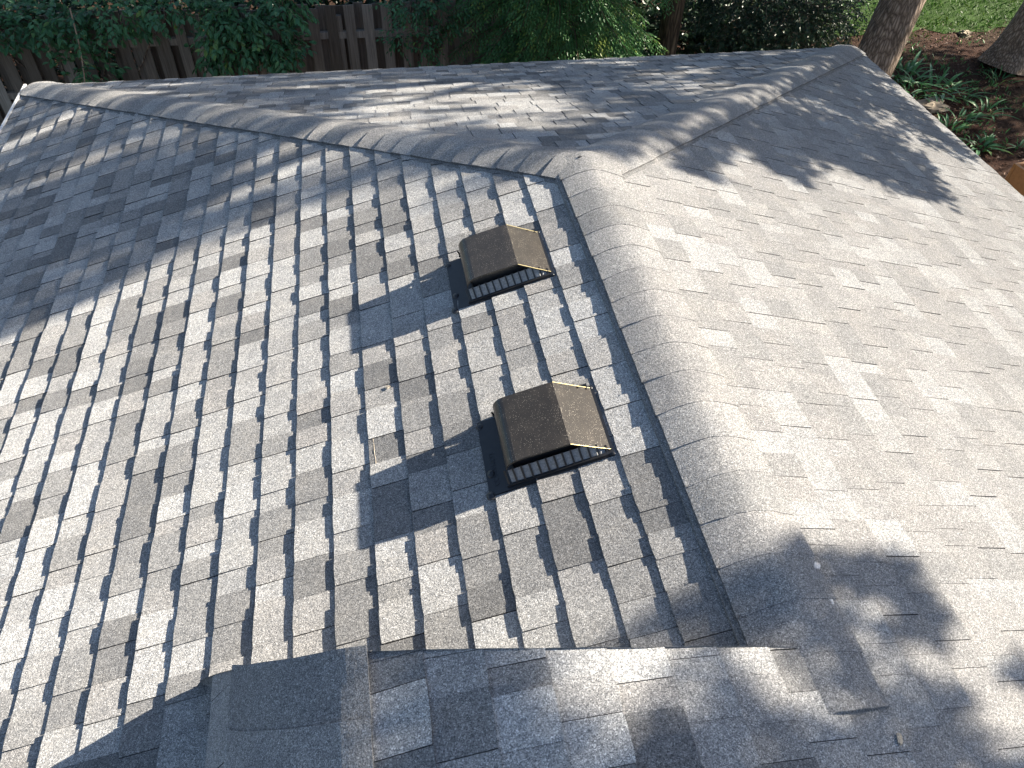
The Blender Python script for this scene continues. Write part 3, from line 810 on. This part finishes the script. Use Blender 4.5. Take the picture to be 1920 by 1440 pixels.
ptsA += sun_pts(PA2, .05, lambda x, y: .75 if noise.noise((x*.8, y*6, 4)) > .12 else .04, (6.0, 7.5), rs)
def probB(x, y):
    if inpoly(x, y, PBL): return .04+.26*(noise.noise((x*1.2, y*3, 2)) > .18)
    if x < -.6:
        if y < abs(x)+.42: return .85 if noise.noise((x*2.2, y*2.2, 8)) > .05 else .12
        return .97 if noise.noise((x*1.4, y*4.5, 8)) > -.14 else .2
    return .95 if noise.noise((x*1.1, y*1.6, 5)) > -.22 else .25
ptsB = sun_pts(PB, .06, probB, (6.8, 9.2), rs)
def probC(x, y):
    v = noise.noise((x*1.5, y*1.5, 1))+.4*noise.noise((x*3.6, y*3.6, 6))
    near = y < 1.4 and x > 1.9
    return (.98 if v > -.45 else .5) if near else (.95 if v > -.18 else .25)
ptsC = sun_pts(PC, .05, probC, (6.4, 8.2), rs)
shade_pts = ptsA+ptsB+ptsC
LB = (9.75, 4.3)
tree('broadleaf_tree', 'tall broadleaf tree at the right edge whose crown shades the far half of the roof', (LB[0], LB[1], G), (8.6, 4.0, 6.5), .26, .10,
     [(.50, (7.2, 2.6, 2.2), .08), (.6, (7.4, 3.4, 3.6), .07), (.45, (7.3, 4.6, 1.8), .07), (.75, (7.5, 2.2, 5.0), .06), (.55, (9.8, 6.5, 3.5), .07)], shade_pts, M_TREE, M_BARK, (.06, .11), (.035, .06), 61, 'tall trees right of the house', n_each=11, spread=.035)
# near dapples: a tree farther to the right
D2 = [(-1.029, -2.429), (-0.901, -2.484), (-0.76, -2.558), (-0.573, -2.532), (-0.435, -2.462), (-0.162, -2.44), (-0.073, -2.472), (0.043, -2.491), (0.269, -2.405), (0.371, -2.494), (0.44, -2.577), (0.46, -2.652), (0.5, -3.2), (-1.131, -3.2)]
D3 = [(-0.145, -2.14), (0.001, -2.092), (0.119, -2.045), (0.212, -2.086), (0.115, -2.191), (0.18, -2.239), (0.134, -2.346), (0.109, -2.446), (-0.053, -2.37), (-0.057, -2.313), (-0.192, -2.321)]
D1 = [(-1.5, -2.10), (-1.15, -2.185), (-1.02, -2.25), (-.98, -2.36), (-1.12, -2.9), (-1.5, -2.9)]
HOLES = [((-.035, -2.475), .085), ((-.17, -2.39), .085), ((-.60, -2.50), .06), ((-.85, -2.43), .04)]
def disc(c, rad, n=14): return [(c[0]+rad*math.cos(6.283*i/n), c[1]+rad*math.sin(6.283*i/n)) for i in range(n)]
def probD(x, y):
    for c, rad in HOLES:
        if math.hypot(x-c[0], y-c[1]) < rad: return 0
    return 1.0
XR = (6.6, 7.4)
rd = random.Random(5)
ptsD = []
for poly in (D2, D1, D3): ptsD += sun_pts(poly, .045, probD, XR, rd, .35)
for c, rad in (((.33, -2.139), .06), ((.47, -2.10), .025), ((.45, -2.235), .075), ((.32, -2.302), .03), ((-.294, -2.36), .025), ((.66, -2.44), .03), ((.262, -2.141), .02)):
    ptsD += sun_pts(disc(c, rad), .045, 1.0, XR, rd, .35)
tree('broadleaf_tree', 'second broadleaf tree off to the right that dapples the near end of the roof', (10.2, -3.4, G), (9.6, -3.0, 7.0), .20, .07,
     [(.72, (7.4, -1.7, 3.6), .03)], ptsD, M_TREE, M_BARK, (.045, .07), (.03, .045), 62, 'tall trees right of the house', n_each=13, spread=.024)
# leaning trunk at the roof's far right corner
rt = random.Random(8)
tree('broadleaf_tree', 'leaning grey barked tree trunk at the far right corner of the roof', (6.42, 7.05, G), (8.1, 8.2, 5.0), .31, .22,
     [(.6, (5.4, 9.3, 3.2), .1), (.7, (8.6, 9.6, 4.0), .1), (.8, (4.5, 7.5, 4.6), .09)],
     blob_points((5.0, 9.0, 3.9), (3.6, 2.2, 1.8), 1700, rt), M_TREE, M_BARK, (.10, .17), (.06, .10), 63, 'tree trunks behind the roof', flare=1.25, spread=.22)
tree('broadleaf_tree', 'dark tree trunk with a flared root base standing in the mulch at top right', (10.45, 8.75, G), (12.4, 9.6, 5.0), .29, .2,
     [(.6, (12.5, 9.5, 3.6), .1), (.75, (10.5, 11.0, 4.4), .1)],
     blob_points((12.0, 9.8, 4.2), (2.6, 1.6, 1.4), 900, rt)+blob_points((10.2, 9.2, .3), (1.5, 1.0, .75), 230, rt), M_TREE, M_BARK, (.10, .17), (.06, .10), 64, 'tree trunks behind the roof', flare=1.6, spread=.22)  # second, low leaf mass is added out of view to shade the holly
tree('broadleaf_tree', 'slim trunk between the conifer and the glossy shrub', (3.72, 8.35, G), (3.80, 8.5, 6.0), .17, .10,
     [(.7, (2.0, 9.2, 4.0), .06), (.8, (5.2, 9.0, 4.6), .06)],
     blob_points((2.6, 9.4, 4.4), (2.6, 2.2, 1.6), 900, rt), M_TREE, M_BARK2, (.10, .17), (.06, .10), 65, 'tree trunks behind the roof', flare=1.3, spread=.22)
# unseen trees added out to the right to keep the mulch bed in shade
for i, (c, rad, n_, lab) in enumerate([((19.0, 9.2, 1.6), (2.0, 1.9, 2.6), 800, 'added unseen tree with a low crown, far right, shading the mulch bed'), ((17.0, 6.2, .9), (1.8, 1.6, 2.0), 500, 'added unseen shade tree far right of the planter')]):
    tree('broadleaf_tree', lab, (c[0], c[1], G), (c[0], c[1], c[2]+1.5), .2, .06, [], blob_points(c, rad, n_, rt, .12), M_TREE, M_BARK, (.12, .2), (.07, .12), 70+i, 'tall trees right of the house', spread=.25)

lf = [((x, 11.2+.3*math.sin(x*3), z), (.75, .7, .8), 1.0) for x in (1.2, 2.4, 3.6, 4.8, 6.0) for z in (-3.2, -2.0, -.8)]+[((x, 9.5, -3.5), (.6, .45, .6), .9) for x in (2.7, 3.5, 4.4, 5.3, 6.2)]
leafy('hedge', M_IVY, 'added tall hedge that darkens the ground behind the slim trunk', 'hedge', (3.6, 11.3, G), lf, (.10, .16), (.06, .10), 190, 91, None, hang=.1)  # invented hedge: blocks the sun and fills the gaps by the trunk with dark
lf = [((-9.3+.95*i, 9.4+.2*math.sin(i*2), z), (.75, .45, .6), .9) for i in range(10) for z in (-3.3, -2.35)]+[((.1+.9*i, 9.4, z), (.7, .45, .6), .9) for i in range(3) for z in (-3.3, -2.35)]
leafy('hedge', M_IVY, 'added dark hedge that covers the sunlit ground behind the board fence', 'hedge', (-4.0, 9.5, G), lf, (.10, .15), (.06, .10), 120, 95, None, hang=.1)  # invented hedge row, there to keep the strip above the fence dark
# conifer with drooping sprays, left of the slim trunk
def conifer(base, h, label, seed):
    r = random.Random(seed); root = empty('conifer', label, 'tree', None); base = Vector(base); root.location = base
    mt = MB(); mt.tube([Vector((0, 0, h*i/12)) for i in range(13)], [.15*(1-i/13.)+.01 for i in range(13)], 12); mt.build('trunk', M_BARK2, root, smooth=True)
    ml, mbr = MB(), MB()
    def branch(z, az, L):
        o = Vector((0, 0, z)); out = Vector((math.cos(az), math.sin(az), 0)); sd = Vector((-out.y, out.x, 0))
        pts = [o+out*(L*f)+Vector((0, 0, L*(.12*f-.42*f*f)))+sd*(.1*noise.noise((f*2, az*3, z))) for f in [i/9 for i in range(10)]]
        mbr.tube(pts, [.016*(1-i/10.5) for i in range(10)], 5)
        nb = int(L*24)
        for k in range(nb):
            f = .22+.78*(k+.5)/nb; i = min(8, int(f*9)); P = pts[i].lerp(pts[i+1], f*9-i); ax = (pts[i+1]-pts[i]).normalized()
            sg = 1 if k % 2 else -1
            bl = L*(.30*(1-f)+.13)*r.uniform(.7, 1.2); bd = (ax*.75+sd*sg*.8+Vector((0, 0, r.gauss(-.14, .12)))).normalized()
            ntw = max(4, int(bl/.026)); cl = min(1, max(0, .42+.5*noise.noise((P+base)*2.0)+r.gauss(0, .12)))
            for q in range(ntw):
                g_ = (q+.5)/ntw; PP = P+bd*(bl*g_)+Vector((0, 0, -bl*.22*g_*g_)); s2 = bd.cross(Vector((r.gauss(0, .15), r.gauss(0, .15), 1))).normalized()*(1 if q % 2 else -1)
                d = (bd*.8+s2*.8+Vector((0, 0, r.gauss(-.1, .12)))).normalized()
                leaf(ml, PP, d, Vector((r.gauss(0, .25), r.gauss(0, .25), 1)).normalized(), r.uniform(.05, .095)*(1.15-.5*g_), r.uniform(.014, .024), min(1, max(0, cl+.25*g_+r.gauss(0, .1))), .1, .25)
    z = .9
    while z < 3.3:
        n = 8
        for i in range(n): branch(z+r.uniform(-.06, .06), 2*math.pi*i/n+r.uniform(-.3, .3)+z*2.1, (1.75*(1-max(0, z-1.6)/7)*r.uniform(.78, 1.12)))
        z += .17
    mbr.build('branch', M_BARK2, root, smooth=True); ml.build('foliage', M_HEM, root)
    mu = MB()
    crown_from([q-base for q in blob_points(base+Vector((0, 0, 5.0)), (1.5, 1.5, 1.8), 700, r)], mu, (.15, .25), (.06, .10), r, 5, .2); mu.build('crown', M_HEM, root)
    return root
conifer((1.75, 7.9, G), 8.5, 'dark green conifer with drooping flat sprays in front of the fence', 3)
